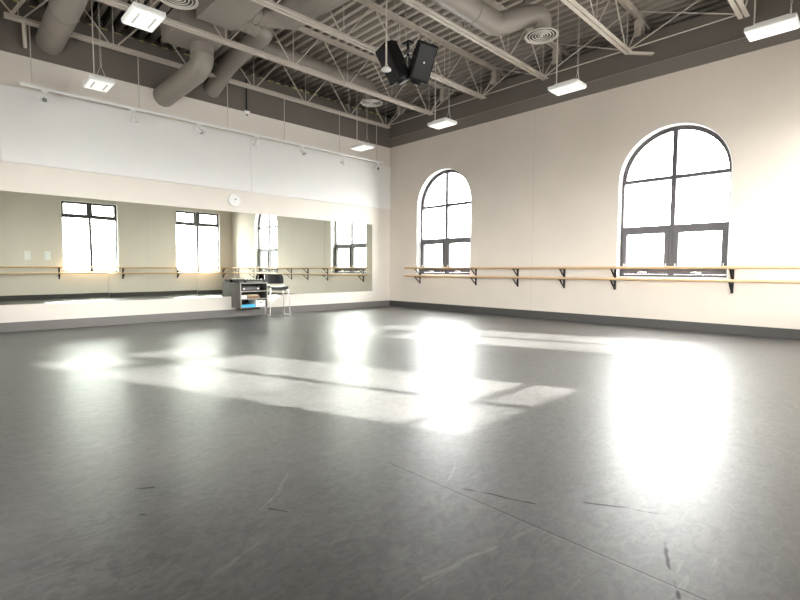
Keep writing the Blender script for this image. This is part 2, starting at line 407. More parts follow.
# ceiling: fluted steel roof deck, ribs running across the joists
def deck():
    q = MB(); poly = []; x = XL-0.3; p = 0.2; zb, zt = 5.585, 5.69
    while x < 0.9:
        poly += [(x, zt), (x+0.108, zt), (x+0.118, zb), (x+0.190, zb)]; x += p
    poly += [(x, zt)]
    n = len(poly); y0, y1 = YB-0.3, 0.95
    va = [[q.b.verts.new((a, y, z)) for a, z in poly] for y in (y0, y1)]
    vt = [[q.b.verts.new((a, y, 5.76)) for a, z in poly] for y in (y0, y1)]
    for i in range(n-1):
        q.b.faces.new((va[0][i], va[0][i+1], va[1][i+1], va[1][i]))
        q.b.faces.new((vt[0][i], vt[1][i], vt[1][i+1], vt[0][i+1]))
        for k in (0, 1): q.b.faces.new((va[k][i], va[k][i+1], vt[k][i+1], vt[k][i]))
    q.b.faces.new((va[0][0], va[1][0], vt[1][0], vt[0][0])); q.b.faces.new((va[0][-1], va[1][-1], vt[1][-1], vt[0][-1]))
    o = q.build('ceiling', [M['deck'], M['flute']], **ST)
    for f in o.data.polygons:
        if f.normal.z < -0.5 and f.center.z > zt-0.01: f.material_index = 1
deck()
# yellow insulation showing on the mirror wall head
q = MB(); x = -9.7
while x < -0.15:
    w = random.uniform(0.08, 0.13); q.bx(x, x+w, 0.02, 0.25, 5.2, 5.2+random.uniform(0.02, 0.05), 0.008); x += 0.2
q.build('trim_3', M['yellow'], **ST)
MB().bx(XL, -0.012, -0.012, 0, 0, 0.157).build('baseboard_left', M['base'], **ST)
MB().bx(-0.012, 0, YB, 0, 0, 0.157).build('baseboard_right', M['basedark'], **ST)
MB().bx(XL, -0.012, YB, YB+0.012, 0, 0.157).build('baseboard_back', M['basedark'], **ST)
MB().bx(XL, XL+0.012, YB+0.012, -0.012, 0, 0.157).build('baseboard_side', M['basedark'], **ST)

# ---- windows
def arch_window(name, w):
    u0, u1 = w; c = (u0+u1)/2; z0 = 0.90; D0, D1 = 0.15, 0.235; fw = 0.055
    fr = MB(); fr.band(arch_outline(u0, u1, z0, SP), arch_outline(u0, u1, z0, SP, fw), mapR, D0, D1)
    fr = fr.build(name, M['frame'], **ST)
    q = MB(); q.bx(D0, D1, c-0.038, c+0.038, z0+fw, SP+(u1-u0)/2-fw+0.01); q.build('mullion', M['frame'], fr)
    for z, t in ((SP, 0.062), (1.79, 0.08)):
        q = MB(); q.bx(D0+0.003, D1-0.003, u0+fw, u1-fw, z-t/2, z+t/2); q.build('transom', M['frame'], fr)
    # white lining of the reveal, inside the wall opening
    lin = MB(); lin.band(arch_outline(u0, u1, z0, SP, 0.0005, zin=0.0005), arch_outline(u0, u1, z0, SP, 0.012), mapR, 0.0, D0)
    lin.build('reveal_lining', M['sill'], fr, label='white lining of the window reveal')
    for (a, b) in ((u0+fw, c-0.038), (c+0.038, u1-fw)):
        sh = MB(); z1 = 1.76; g = 0.07
        sh.band(rect_outline(a+0.004, b-0.004, z0+fw+0.002, z1-0.002), rect_outline(a+0.004, b-0.004, z0+fw, z1, g), mapR, D0-0.02, D1-0.02)
        sh = sh.build('sash', M['frame'], fr)
        q = MB(); q.bx(D0-0.018, D1-0.022, a+g-0.004, b-g+0.004, z0+fw+g-0.01, z0+fw+g+0.035); q.build('bottom_rail', M['frame'], sh)
        q = MB(); q.bx(0.185, 0.191, a+g, b-g, z0+fw+g-0.005, z1-g+0.005); q.build('pane', M['glass'], sh)
        h = MB(); m_ = (a+b)/2; zz = z0+fw+0.035
        h.box((D0-0.03, m_, zz), (0.02, 0.10, 0.028), None, 0.004); h.tube([(D0-0.045, m_, zz+0.005), (D0-0.055, m_+0.03, zz+0.014), (D0-0.055, m_+0.10, zz-0.002)], 0.008, 8)
        h.build('crank_handle', M['white'], sh, True, label='white crank handle')
        for yy in (a+0.035, b-0.035):
            k = MB(); k.box((D0-0.026, yy, z0+fw+0.15), (0.014, 0.018, 0.09), None, 0.003); k.build('latch', M['white'], sh, label='white latch')
        q = MB(); q.bx(0.188, 0.194, a, b, 1.82, SP-0.0225); q.build('pane', M['glass'], fr)
    n = 16; r = (u1-u0)/2-fw
    for sgn in (-1, 1):
        pts = [(c+sgn*0.038, SP+0.0225)]+[(c+sgn*r*math.cos(t), SP+r*math.sin(t)) for t in [0.03+(pi/2-0.06)*i/n for i in range(n+1)]]
        q = MB(); q.prism(pts, mapR, 0.188, 0.194); q.build('pane', M['glass'], fr)
        gz = [(c+sgn*(r-0.0)*math.cos(t), SP+r*math.sin(t)) for t in [0.03+(pi/2-0.08)*i/n for i in range(n+1)]]
        gi = [(c+sgn*(r-0.022)*math.cos(t), SP+(r-0.022)*math.sin(t)) for t in [0.03+(pi/2-0.08)*i/n for i in range(n+1)]]
        q = MB(); q.band(gz, gi, mapR, 0.17, 0.21, closed=False); q.build('glazing_bead', M['frame'], fr)
arch_window('window_1', W1); arch_window('window_2', W2)
def rect_window(name, w, mp):
    u0, u1, z0, z1 = w; c = (u0+u1)/2; fw = 0.05; zt = 2.83; D0, D1 = 0.10, 0.18
    fr = MB(); fr.band(rect_outline(u0, u1, z0, z1), rect_outline(u0, u1, z0, z1, fw), mp, D0, D1); fr = fr.build(name, M['frame'], **ST)
    q = MB(); q.prism(rect_outline(u0+fw, u1-fw, zt-0.05, zt+0.05), mp, D0, D1); q.build('transom', M['frame'], fr)
    q = MB(); q.prism(rect_outline(c-0.055, c+0.055, zt+0.05, z1-fw), mp, D0, D1); q.build('mullion', M['frame'], fr)
    q = MB(); q.prism(rect_outline(c-0.038, c+0.038, z0+fw, zt-0.05), mp, D0, D1); q.build('mullion', M['frame'], fr)
    lin = MB(); lin.band(rect_outline(u0, u1, z0, z1, 0.0005), rect_outline(u0, u1, z0, z1, 0.012), mp, 0.0, D0)
    lin.build('reveal_lining', M['sill'], fr, label='white lining of the window reveal')
    for a, b in ((u0+fw, c-0.038), (c+0.038, u1-fw)):
        q = MB(); q.prism(rect_outline(a, b, z0+fw, zt-0.05), mp, 0.137, 0.143); q.build('pane', M['glass'], fr)
    for a, b in ((u0+fw, c-0.055), (c+0.055, u1-fw)):
        q = MB(); q.band(rect_outline(a, b, zt+0.05, z1-fw), rect_outline(a, b, zt+0.05, z1-fw, 0.035), mp, D0-0.01, D1-0.01); sh = q.build('sash', M['frame'], fr)
        q = MB(); q.prism(rect_outline(a+0.03, b-0.03, zt+0.08, z1-fw-0.03), mp, 0.137, 0.143); q.build('pane', M['glass'], sh)
rect_window('window_3', BA, mapB); rect_window('window_4', BB, mapB)
rect_window('added_fill_window_5', C1, mapW); rect_window('added_fill_window_6', C2, mapW)  # added windows in the unseen side wall, to fill the room with daylight

# ------------------------------------------------------------------ mirror wall things
xs = [-0.66-1.57*i for i in range(6)]+[-9.88]
mlabels = ['rightmost tall mirror panel, nearest the room corner', 'mirror panel on the left wall, second from the room corner',
           'mirror panel behind the black chair and right of the equipment cabinet', 'mirror panel reflecting the right-hand back window, left of the cabinet',
           'wide mirror panel reflecting two white wall plates and a square window', 'mirror panel at the far left end of the left wall']
tilt = [0.0, 0.03, -0.02, 0.05, -0.06, 0.04, 0.0]
for i in range(6):
    a, b = xs[i+1]+0.002, xs[i]-0.002
    q = MB(); q.bx(a, b, -0.012, -0.004, 0.44, 2.24)
    cx = (a+b)/2
    o = q.build('mirror_panel', M['mirror'], origin=(cx, -0.008, 0.44), label=mlabels[i], category='mirror', group='mirror panels along the left wall')
    o.rotation_euler = (0, 0, math.radians(tilt[i]))
# white stretched panels over the upper wall
px = [0.0, -4.17, -8.35, -9.88]
for i, lb in enumerate(['white wall panel above the mirrors, reaching the room corner', 'white wall panel above the mirrors, left of the seam over the clock', 'white wall panel at the far left end above the mirrors']):
    q = MB(); q.bx(px[i+1]+0.003, px[i]-0.003, -0.035, 0.0, 2.70, 3.89, 0.004)
    q.build('wall_panel', M['white_panel'], origin=((px[i]+px[i+1])/2, 0, 2.70), label=lb, category='wall panel', group='white panels on the upper left wall')

# clock
t = thing('wall_clock', 'small round white wall clock between the mirrors and the white panels', 'clock', (-4.55, -0.02, 2.49))
rx = Matrix.Rotation(pi/2, 3, 'X')
MB().lathe((-4.55, 0.0, 2.49), [(0.135, 0.0), (0.14, 0.02), (0.135, 0.038), (0.12, 0.04), (0.118, 0.03), (0.001, 0.03)], 32, rx).build('clock_case', M['white'], t, True)
for n_, an, ln in (('hour_hand', 0.5, 0.035), ('minute_hand', 0.9, 0.05)):
    q = MB(); q.bar((-4.55, -0.034, 2.49), (-4.55+ln*math.sin(an), -0.034, 2.49+ln*math.cos(an)), 0.010, 0.003, (0, 1, 0)); q.build(n_, M['black'], t)

# conduit with box on the mirror wall
t = thing('electrical_conduit', 'thin dark conduit dropping to a small white box on the mirror wall', 'conduit', (-4.24, -0.02, 4.38))
MB().tube([(-4.24, -0.02, 4.44), (-4.24, -0.02, 5.195)], 0.012, 8).build('pipe', M['black'], t, True)
MB().bx(-4.30, -4.17, -0.04, 0.0, 4.35, 4.42, 0.006).build('junction_box', M['white'], t, label='white junction box')
MB().bx(-4.25, -4.23, -0.04, -0.02, 4.31, 4.35, 0.004).build('sensor', M['black'], t, label='black sensor under the box')

# ------------------------------------------------------------------ ballet barres
def barre(label, mp, u0, u1, marks, rotz=0):
    c = mp((u0+u1)/2, 0, 0)
    t = thing('ballet_barre', label, 'barre', (c.x, c.y, 0))
    for z in (1.075, 0.865):
        q = MB(); q.tube([mp(u0, z, -0.20), mp(u1, z, -0.20)], 0.024, 14); q.build('rail', M['wood'], t, True)
    for u in marks:
        q = MB(); up = mp(0, 0, 0)
        q.prism(rect_outline(u-0.02, u+0.02, 0.66, 1.05), mp, -0.012, 0.0)
        for z in (1.045, 0.835):
            q.prism(rect_outline(u-0.016, u+0.016, z-0.006, z+0.006), mp, -0.225, 0.0)
            a = mp(u, z-0.004, -0.19); b = mp(u, z-0.15, -0.008)
            m1 = (a+b)/2+(mp(0, 0, 0)-mp(0, 0, -0.03))*0.9
            q.bar(a, (a+b)/2+Vector((0, 0, -0.012)), 0.03, 0.01, (0, 0, 1)); q.bar((a+b)/2+Vector((0, 0, -0.012)), b, 0.03, 0.01, (0, 0, 1))
        q.build('bracket', M['black'], t, label='black steel bracket')
barre('double wooden ballet barre on black brackets along the arched-window wall', mapR, -9.7, -0.80, [-1.18, -3.0, -4.13, -5.21, -6.22, -8.06, -9.4])
barre('double wooden ballet barre on the back wall, seen in the mirrors', mapB, -9.7, -0.25, [-8.2, -6.2, -4.23, -2.27, -0.45])

# white wall plates on the back wall
for cx, lb in ((-7.05, 'white square plate on the back wall, further from the window in the mirror'), (-6.50, 'white square plate on the back wall, nearer the window in the mirror')):
    q = MB(); q.bx(cx-0.085, cx+0.085, YB, YB+0.02, 1.31, 1.60, 0.005)
    o = q.build('wall_plate', M['white'], None, origin=(cx, YB, 1.31), label=lb, category='wall plate', group='white plates on the back wall')
    for dz in (0.08, 0.2):
        q = MB(); q.bx(cx-0.02, cx+0.02, YB+0.02, YB+0.03, 1.31+dz-0.015, 1.31+dz+0.03, 0.003); q.build('switch', M['white'], o)

# ------------------------------------------------------------------ roof joists
ZB, ZT = 4.83, 5.52
def joist(y, x0, label):
    t = thing('roof_joist', label, 'joist', (x0, y, ZB), 'open-web steel roof joists')
    q = MB()
    for s in (-1, 1):
        q.bx(x0, -0.3, y+s*0.012, y+s*0.070, ZB-0.012, ZB-0.003); q.bx(x0, -0.3, y+s*0.012, y+s*0.020, ZB-0.003, ZB+0.055)
    q.build('bottom_chord', M['ceil'], t)
    q = MB()
    for s in (-1, 1):
        q.bx(XL, 0.62, y+s*0.012, y+s*0.075, ZT+0.055, ZT+0.064); q.bx(XL, 0.62, y+s*0.012, y+s*0.020, ZT-0.005, ZT+0.055)
    q.build('top_chord', M['ceil'], t)
    q = MB(); q.bx(0.05, 0.25, y-0.06, y+0.06, 5.2, ZT); q.build('bearing_seat', M['ceil'], t)
    nodes = [x for x in (-0.42, -1.66, -2.92, -4.2, -5.5, -6.8, -8.08) if x > x0]
    for i, x in enumerate(nodes):
        zt = ZT+0.02
        for sx in (-0.5, 0.5):
            q = MB(); q.tube([(x+sx*0.06, y, ZB+0.01), (x+sx*1.20, y, zt)], 0.0115, 6); q.build('web_rod', M['ceil'], t, True)
        q = MB(); q.tube([(x, y, ZB+0.01), (x, y, zt)], 0.008, 6); q.build('web_rod', M['ceil'], t, True)
    return t
JY = [-0.28, -1.83, -3.37, -4.86, -6.45, -8.10]
JL = ['steel roof joist nearest the mirror wall, above the track lights', 'second steel roof joist out from the mirror wall, beneath the ductwork',
      'steel roof joist passing just behind the two hanging speakers', 'steel roof joist left of the round duct with the right-hand diffuser',
      'steel roof joist ending above the left edge of the larger arched window', 'steel roof joist ending beside the big light at top right']
for y, lb in zip(JY, JL):
    t = joist(y, -8.25, lb)
    if y == -6.45:
        q = MB(); q.bar((-0.36, y, ZB-0.02), (-0.02, y-0.30, ZB-0.02), 0.07, 0.03); q.build('end_strut', M['ceil'], t)
t = thing('joist_bridging', 'thin cross bracing rods tying the joist ends beside the window wall', 'bracing', (-0.35, -4, ZB))
for a, b in zip(JY, JY[1:]):
    for p0, p1 in (((-0.36, a, ZB+0.03), (-0.36, b, ZT)), ((-0.33, a, ZT), (-0.33, b, ZB+0.03)), ((-0.31, a, ZB+0.06), (-0.31, b, ZB+0.06))):
        MB().tube([p0, p1], 0.010, 6).build('brace_rod', M['ceil'], t, True)
t = thing('joist_bridging', 'thin cross bracing rods between the joists over the room middle', 'bracing', (-4.5, -4, ZB))
for a, b in zip(JY, JY[1:]):
    MB().tube([(-4.55, a, ZT+0.0), (-4.55, b, ZT+0.0)], 0.010, 6).build('brace_rod', M['ceil'], t, True)
t = thing('wall_brace', 'short diagonal steel brace from the first joist to the mirror wall', 'brace', (-7.96, 0, 4.5))
MB().tube([(-8.02, -0.30, 4.86), (-7.98, -0.005, 4.54)], 0.028, 10).build('brace_pipe', M['ceil'], t, True)
q = MB(); q.bar((-8.15, -0.28, 4.90), (-7.72, -0.9, 5.5), 0.05, 0.012); q.build('flat_brace', M['ceil'], t)

# ------------------------------------------------------------------ ductwork
def arc(a, b, c, r, n=5):
    # points rounding the corner b between a and c
    a, b, c = Vector(a), Vector(b), Vector(c); p = b+(a-b).normalized()*r; q_ = b+(c-b).normalized()*r
    return [((1-t)**2)*p+2*t*(1-t)*b+t*t*q_ for t in [i/n for i in range(n+1)]]
def path(pts, r):
    out = [Vector(pts[0])]
    for i in range(1, len(pts)-1): out += arc(pts[i-1], pts[i], pts[i+1], r)
    return out+[Vector(pts[-1])]
def seams(par, pts, r, step=0.5, nm='seam_band'):
    q = MB(); pts = [Vector(p) for p in pts]
    for a, b in zip(pts, pts[1:]):
        L_ = (b-a).length
        if L_ < 0.3: continue
        n = max(1, int(L_/step)); d = (b-a).normalized()
        for i in range(n+1):
            c = a+(b-a)*((i+0.5)/(n+1)); q.tube([c-d*0.008, c+d*0.008], r+0.006, 24)
    q.build(nm, M['duct'], par, True)
def diffuser(par, x, y, z, R=0.255):
    prof = [(R*0.62, 0.07), (R, 0.012), (R, 0.0), (R*0.95, -0.004), (R*0.86, 0.008), (R*0.85, 0.03), (R*0.5, 0.05), (R*0.5, 0.07)]
    d = MB(); d.lathe((x, y, z), prof, 36); d = d.build('diffuser', M['white_duct'], par, True)
    for k, rr in enumerate((0.72, 0.54, 0.36, 0.19)):
        q = MB(); q.ring((x, y, z+0.006+0.003*k), R*rr, 0.0095, 'Z', 30, 6); q.build('diffuser_ring', M['white_duct'], d, True)
    q = MB(); q.lathe((x, y, z+0.01), [(0.001, 0.02), (0.03, 0.01), (0.02, -0.005), (0.001, -0.006)], 16); q.build('diffuser_core', M['white_duct'], d, True)
    q = MB(); q.lathe((x, y, z+0.016), [(R*0.85, 0.0), (R*0.6, 0.012), (0.001, 0.014)], 24); q.build('diffuser_throat', M['black'], d, True)
M['white_duct'] = mat('pale_painted_diffuser', (0.52, 0.48, 0.43), 0.4, noise=0.04)

# main rectangular trunk with its two round take-offs
t = thing('rectangular_duct', 'large rectangular metal duct overhead at upper left with round take-offs', 'duct', (-5.7, -2.5, 5.0))
MB().bx(-6.02, -5.40, -3.9, -1.92, 5.0, 5.42, 0.006).build('trunk_box', M['duct'], t)
p1 = path([(-5.42, -2.08, 5.16), (-4.86, -2.08, 5.16), (-4.84, -0.55, 5.08), (-4.98, 0.1, 4.66)], 0.24)
MB().tube(p1, 0.165, 28).clip().build('round_branch', M['duct'], t, True)
seams(t, [(-5.35, -2.08, 5.16), (-4.98, -2.08, 5.16)], 0.166, 0.16)
p2 = path([(-5.42, -2.45, 5.2), (-4.90, -2.42, 5.2), (-4.72, -4.4, 5.24)], 0.36)
MB().tube(p2, [0.19]*(len(p2)-3)+[0.22, 0.27, 0.29], 32).build('round_branch', M['duct'], t, True)
seams(t, [(-5.40, -2.45, 5.2), (-5.05, -2.43, 5.2)], 0.195, 0.16)
p3 = path([(-4.98, -1.28, 5.22), (-1.83, -1.28, 5.22), (-1.83, -1.32, 4.90)], 0.22)
MB().tube(p3, 0.165, 28).build('round_branch', M['duct'], t, True)
seams(t, [(-4.6, -1.28, 5.22), (-2.1, -1.28, 5.22)], 0.166, 0.7)
diffuser(t, -1.84, -1.34, 4.84, 0.25)

t = thing('duct_drop', 'flat duct box whose round elbow pipe slants down to the mirror wall', 'duct', (-5.8, -1.0, 5.0))
MB().bx(-6.18, -5.36, -1.62, -0.78, 4.97, 5.30, 0.006).build('duct_box', M['duct'], t)
p4 = path([(-5.62, -1.12, 5.0), (-5.60, -1.12, 4.62), (-5.92, 0.12, 4.29)], 0.24)
MB().tube(p4, 0.19, 32).clip().build('elbow_pipe', M['duct'], t, True)
q = MB()
for z in (4.90, 4.80): q.tube([(-5.615, -1.12, z-0.006), (-5.615, -1.12, z+0.006)], 0.196, 30)
q.build('seam_band', M['duct'], t, True)

t = thing('round_duct', 'wide round duct entering the mirror wall at the top left corner', 'duct', (-7.6, -1.0, 4.7))
MB().tube([(-7.66, 0.03, 4.72), (-7.62, -1.3, 4.84), (-7.60, -3.2, 5.0)], 0.19, 32).clip().build('duct_pipe', M['duct'], t, True)
seams(t, [(-7.645, -0.45, 4.765), (-7.62, -1.3, 4.84)], 0.192, 1.2)

t = thing('ceiling_diffuser', 'round concentric-ring diffuser at the top edge beside the left light', 'diffuser', (-6.6, -2.75, 4.7))
MB().tube(path([(-6.62, -2.78, 4.76), (-6.62, -2.78, 5.15), (-6.05, -2.78, 5.2)], 0.18), 0.15, 24).build('neck', M['duct'], t, True)
diffuser(t, -6.62, -2.82, 4.70, 0.26)

t = thing('round_duct', 'round duct at upper right ending in an elbow over a ring diffuser', 'duct', (-2.3, -5.5, 4.9))
p5 = [Vector(v) for v in ((-8.0, -5.32, 4.85), (-2.82, -5.32, 4.85), (-2.70, -5.34, 4.86), (-2.60, -5.44, 4.90), (-2.32, -5.70, 5.0), (-2.20, -5.77, 5.02), (-2.13, -5.79, 4.96), (-2.12, -5.78, 4.76))]
MB().tube(p5, [0.172, 0.172, 0.17, 0.165, 0.155, 0.15, 0.145, 0.145], 28).build('duct_pipe', M['duct'], t, True)
seams(t, [(-6.5, -5.32, 4.85), (-2.85, -5.32, 4.85)], 0.173, 1.2)
diffuser(t, -2.13, -5.78, 4.72, 0.26)
MB().tube([(-2.4, -5.62, 5.2), (-2.4, -5.62, 5.585)], 0.01, 8).build('hanger_rod', M['black'], t, True)

# ------------------------------------------------------------------ hanging light fixtures
def chain(q, a, b, link=0.05):
    a, b = Vector(a), Vector(b); n = max(2, int((b-a).length/(link*0.78))); d = (b-a).normalized()
    x = d.orthogonal().normalized(); y = d.cross(x)
    for i in range(n):
        c = a+(b-a)*((i+0.5)/n)
        m = Matrix((d, x if i % 2 else y, (d.cross(x if i % 2 else y)))).transposed()
        vs = []
        for k in range(8):
            t_ = 2*pi*k/8; v = Vector((math.cos(t_)*link*0.5, math.sin(t_)*link*0.27, 0))
            nrm = Vector((math.cos(t_), math.sin(t_), 0))
            vs.append([q.b.verts.new(c+m @ (v+nrm*0.0035*math.cos(w)+Vector((0, 0, 0.0035*math.sin(w))))) for w in (0, 2.094, 4.189)])
        for k in range(8):
            A, B = vs[k], vs[(k+1) % 8]
            for j in range(3): q.b.faces.new((A[j], B[j], B[(j+1) % 3], A[(j+1) % 3]))
def fixture(x, y, z, label):
    t = thing('pendant_light', label, 'ceiling light', (x, y, z), 'white pendant lights on rods and chains')
    q = MB(); q.bx(x-0.17, x+0.17, y-0.245, y+0.245, z, z+0.06, 0.014); q.build('housing', M['white'], t, True)
    q = MB(); q.bx(x-0.10, x+0.10, y-0.17, y+0.17, z+0.058, z+0.10, 0.012); q.build('ballast_box', M['white'], t, True)
    le = MB(); le.bx(x-0.15, x+0.15, y-0.225, y+0.225, z-0.006, z+0.002); le = le.build('lens', M['lens'], t)
    for s in (-1, 1):
        q = MB()
        for k in range(9): q.bx(x+s*0.085-0.010, x+s*0.085+0.010, y-0.15+0.0335*k, y-0.15+0.0335*k+0.022, z-0.010, z-0.006)
        q.build('louvre_strip', M['louvre'], le)
    q = MB(); q.tube([(x-0.02, y+0.17, z+0.09), (x-0.02, y+0.17, 5.59)], 0.009, 8); q.build('rod', M['ceil'], t, True)
    q = MB(); chain(q, (x, y-0.17, z+0.24), (x, y-0.17, 5.585)); q.build('chain', M['chain'], t)
    q = MB(); q.tube([(x-0.06, y-0.17, z+0.09), (x, y-0.17, z+0.25), (x+0.06, y-0.17, z+0.09)], 0.005, 6); q.build('chain_yoke', M['chain'], t, True)
FX = [(-7.31, -3.66, 'white slab pendant light at the top left, closest to the camera'), (-7.21, -1.05, 'white pendant light hanging before the far left end of the track rail'),
      (-1.87, -1.04, 'white pendant light nearest the room corner, by the mirror wall'), (-1.90, -3.53, 'white pendant light hanging between the corner and the speakers right side'),
      (-1.91, -6.12, 'white pendant light left of the larger arched window'), (-1.93, -8.68, 'white pendant light at the top right corner of the view')]
for x, y, lb in FX: fixture(x, y, 3.87, lb)

# pendant sensor
t = thing('pendant_sensor', 'long thin pole with a small white disc end beside the speakers', 'sensor', (-4.08, -4.27, 4.08))
MB().tube([(-4.08, -4.27, 4.12), (-4.08, -4.27, 5.59)], 0.014, 10).build('pole', M['ceil'], t, True)
MB().lathe((-4.08, -4.27, 4.06), [(0.05, 0.0), (0.075, 0.012), (0.075, 0.03), (0.05, 0.055), (0.02, 0.075)], 24).build('sensor_head', M['white'], t, True)

# ------------------------------------------------------------------ speakers
def speaker(loc, yaw, pitch, roll, label):
    t = thing('loudspeaker', label, 'speaker', loc, 'black loudspeakers hung from the roof')
    # local: front faces -y, height along z
    w, h, d = 0.32, 0.56, 0.30
    pts = [(-w/2, -d/2), (w/2, -d/2), (w/2, 0.0), (w*0.27, d/2), (-w*0.27, d/2), (-w/2, 0.0)]
    q = MB(); q.prism(pts, lambda u, v, k: Vector((u, v, k)), -h/2, h/2)
    bmesh.ops.bevel(q.b, geom=list(q.b.edges), offset=0.012, segments=2, affect='EDGES')
    b = q.build('cabinet', M['spk'], None); b.parent = t
    q = MB(); q.box((0, -d/2-0.008, 0), (w-0.05, 0.022, h-0.06), None, 0.008); g_ = q.build('grille', M['grille'], None); g_.parent = t
    q = MB(); q.lathe((0.0, -d/2-0.018, 0.0), [(0.014, 0.0), (0.014, 0.008), (0.001, 0.008)], 16, Matrix.Rotation(pi/2, 3, 'X')); g2 = q.build('badge', M['led'], None); g2.parent = g_
    q = MB()
    for s in (-1, 1): q.box((s*(w/2+0.006), -0.02, 0), (0.012, 0.05, 0.30), None, 0.003)
    k = q.build('mounting_bracket', M['black'], None); k.parent = t
    q = MB(); q.lathe((0, 0, -h/2), [(0.12, 0.0), (0.09, -0.05), (0.001, -0.055)], 20); k = q.build('bottom_port', M['grille'], None, True); k.parent = t
    t.rotation_mode = 'XYZ'; t.rotation_euler = (pitch, roll, yaw)
    return t
SPK = [((-4.0, -4.12, 4.42), 0, 0, 0), ((-3.62, -4.62, 4.42), 0, 0, 0)]
speaker((-3.80, -4.16, 4.31), math.radians(-100), math.radians(28), math.radians(-8), 'black loudspeaker hung from the roof, behind the white disc sensor')
speaker((-3.50, -4.47, 4.31), math.radians(-28), math.radians(26), math.radians(10), 'black loudspeaker hung from the roof, with the lighter grille facing the camera')
t = thing('speaker_rig', 'silver bracket and thin cables hanging the two black speakers from the roof', 'bracket', (-3.65, -4.31, 4.5))
q = MB(); q.box((-3.65, -4.31, 4.30), (0.09, 0.07, 0.16), None, 0.01); q.box((-3.65, -4.31, 4.46), (0.05, 0.16, 0.05), None, 0.008); q.build('bracket_plate', M['silver'], t)
q = MB(); q.box((-3.65, -4.31, 4.60), (0.12, 0.16, 0.03), None, 0.006); q.build('top_plate', M['black'], t)
MB().tube([(-3.65, -4.31, 4.40), (-3.65, -4.31, 4.65)], 0.02, 10).build('post', M['black'], t, True)
for dx, dy in ((-0.1, 0.12), (0.1, -0.12), (0.08, 0.12)):
    MB().tube([(-3.65+dx, -4.31+dy, 4.65), (-3.65+dx*1.6, -4.31+dy*1.6, 5.59)], 0.006, 6).build('cable', M['chain'], t, True)

# ------------------------------------------------------------------ track lighting
TY = -0.28; TZ = 3.87
t = thing('track_rail', 'long white lighting track suspended along the mirror wall', 'lighting track', (-4.3, TY, TZ))
MB().bx(-8.10, -0.50, TY-0.02, TY+0.02, TZ-0.02, TZ+0.02, 0.004).build('rail', M['white'], t)
for x in (-7.95, -6.42, -4.78, -3.48, -1.96, -0.75):
    MB().tube([(x, TY, TZ+0.02), (x, TY, ZB-0.01)], 0.007, 6).build('hanger_rod', M['ceil'], t, True)
q = MB(); q.bx(-8.10, -7.93, TY-0.006, TY+0.006, TZ+0.03, TZ+0.042); q.build('end_feed', M['white'], t)
HX = [(-7.79, (-0.25, -0.75, -0.6)), (-6.53, (0.15, 0.1, -1)), (-5.36, (0.5, -0.5, -0.8)), (-4.16, (-0.3, 0.2, -1)), (-3.02, (0.2, -0.6, -0.8)), (-1.84, (-0.4, 0.1, -1)), (-0.70, (-0.5, -0.6, -0.7))]
HL = ['white track light at the left end of the rail, aimed into the room', 'white track light second from the left, pointing straight down', 'white track light right of the slanting duct pipe end',
      'white track light above and right of the wall clock', 'middle-right white track light tilted to the room', 'white track light just before the last one at the corner', 'last white track light, at the corner end of the rail']
for (x, d), lb in zip(HX, HL):
    t = thing('track_light', lb, 'track light', (x, TY, TZ-0.02), 'white spotlights on the lighting track')
    MB().bx(x-0.045, x+0.045, TY-0.018, TY+0.018, TZ-0.05, TZ-0.02, 0.004).build('adapter', M['white'], t)
    MB().tube([(x, TY, TZ-0.05), (x, TY, TZ-0.12)], 0.010, 8).build('stem', M['white'], t, True)
    dv = Vector(d).normalized(); rm = dv.to_track_quat('Z', 'Y').to_matrix()
    c = Vector((x, TY, TZ-0.15))-dv*0.05
    hb = MB(); hb.lathe(c, [(0.012, -0.03), (0.03, -0.02), (0.036, 0.03), (0.05, 0.075), (0.068, 0.12), (0.070, 0.135), (0.062, 0.135), (0.045, 0.10)], 24, rm); hb = hb.build('lamp_housing', M['white'], t, True)
    q = MB(); q.lathe(c, [(0.032, 0.098), (0.034, 0.108), (0.020, 0.118), (0.001, 0.12)], 18, rm); q.build('bulb', M['slot'], hb, True)

# ------------------------------------------------------------------ equipment cabinet
CX0, CX1, CY0, CY1, CZ0, CZ1 = -4.66, -4.04, -0.44, -0.015, 0.20, 0.74
t = thing('equipment_cabinet', 'open grey shelf cabinet fixed low in front of the mirror', 'cabinet', ((CX0+CX1)/2, -0.2, CZ0))
th = 0.02
for nm, a in (('side_panel', (CX0, CX0+th, CY0, CY1, CZ0, CZ1)), ('side_panel', (CX1-th, CX1, CY0, CY1, CZ0, CZ1)), ('top_panel', (CX0+th, CX1-th, CY0, CY1, CZ1-th, CZ1)), ('bottom_panel', (CX0+th, CX1-th, CY0, CY1, CZ0, CZ0+th)),
              ('back_panel', (CX0+th, CX1-th, CY1-0.008, CY1, CZ0+th, CZ1-th))):
    MB().bx(*a).build(nm, M['cab'] if nm != 'back_panel' else M['cabin'], t)
SH = [0.555, 0.395]
for z in SH: MB().bx(CX0+th, CX1-th, CY0+0.005, CY1-0.01, z-0.009, z+0.009).build('shelf', M['cab'], t)
q = MB()
q.bx(CX0, CX0+th, CY0-0.003, CY0, CZ0, CZ1); q.bx(CX1-th, CX1, CY0-0.003, CY0, CZ0, CZ1); q.bx(CX0+th, CX1-th, CY0-0.003, CY0, CZ1-th, CZ1)
for z in SH: q.bx(CX0+th, CX1-th, CY0-0.003, CY0+0.005, z-0.009, z+0.009)
q.build('edge_banding', M['cabedge'], t, label='pale edging on the cabinet front')
MB().bx(CX0+0.08, CX0+0.46, CY0+0.04, CY1-0.05, CZ0-0.035, CZ0, 0.006).build('underside_bar', M['black'], t, label='black bar under the cabinet')  # plain black bar below the bottom panel
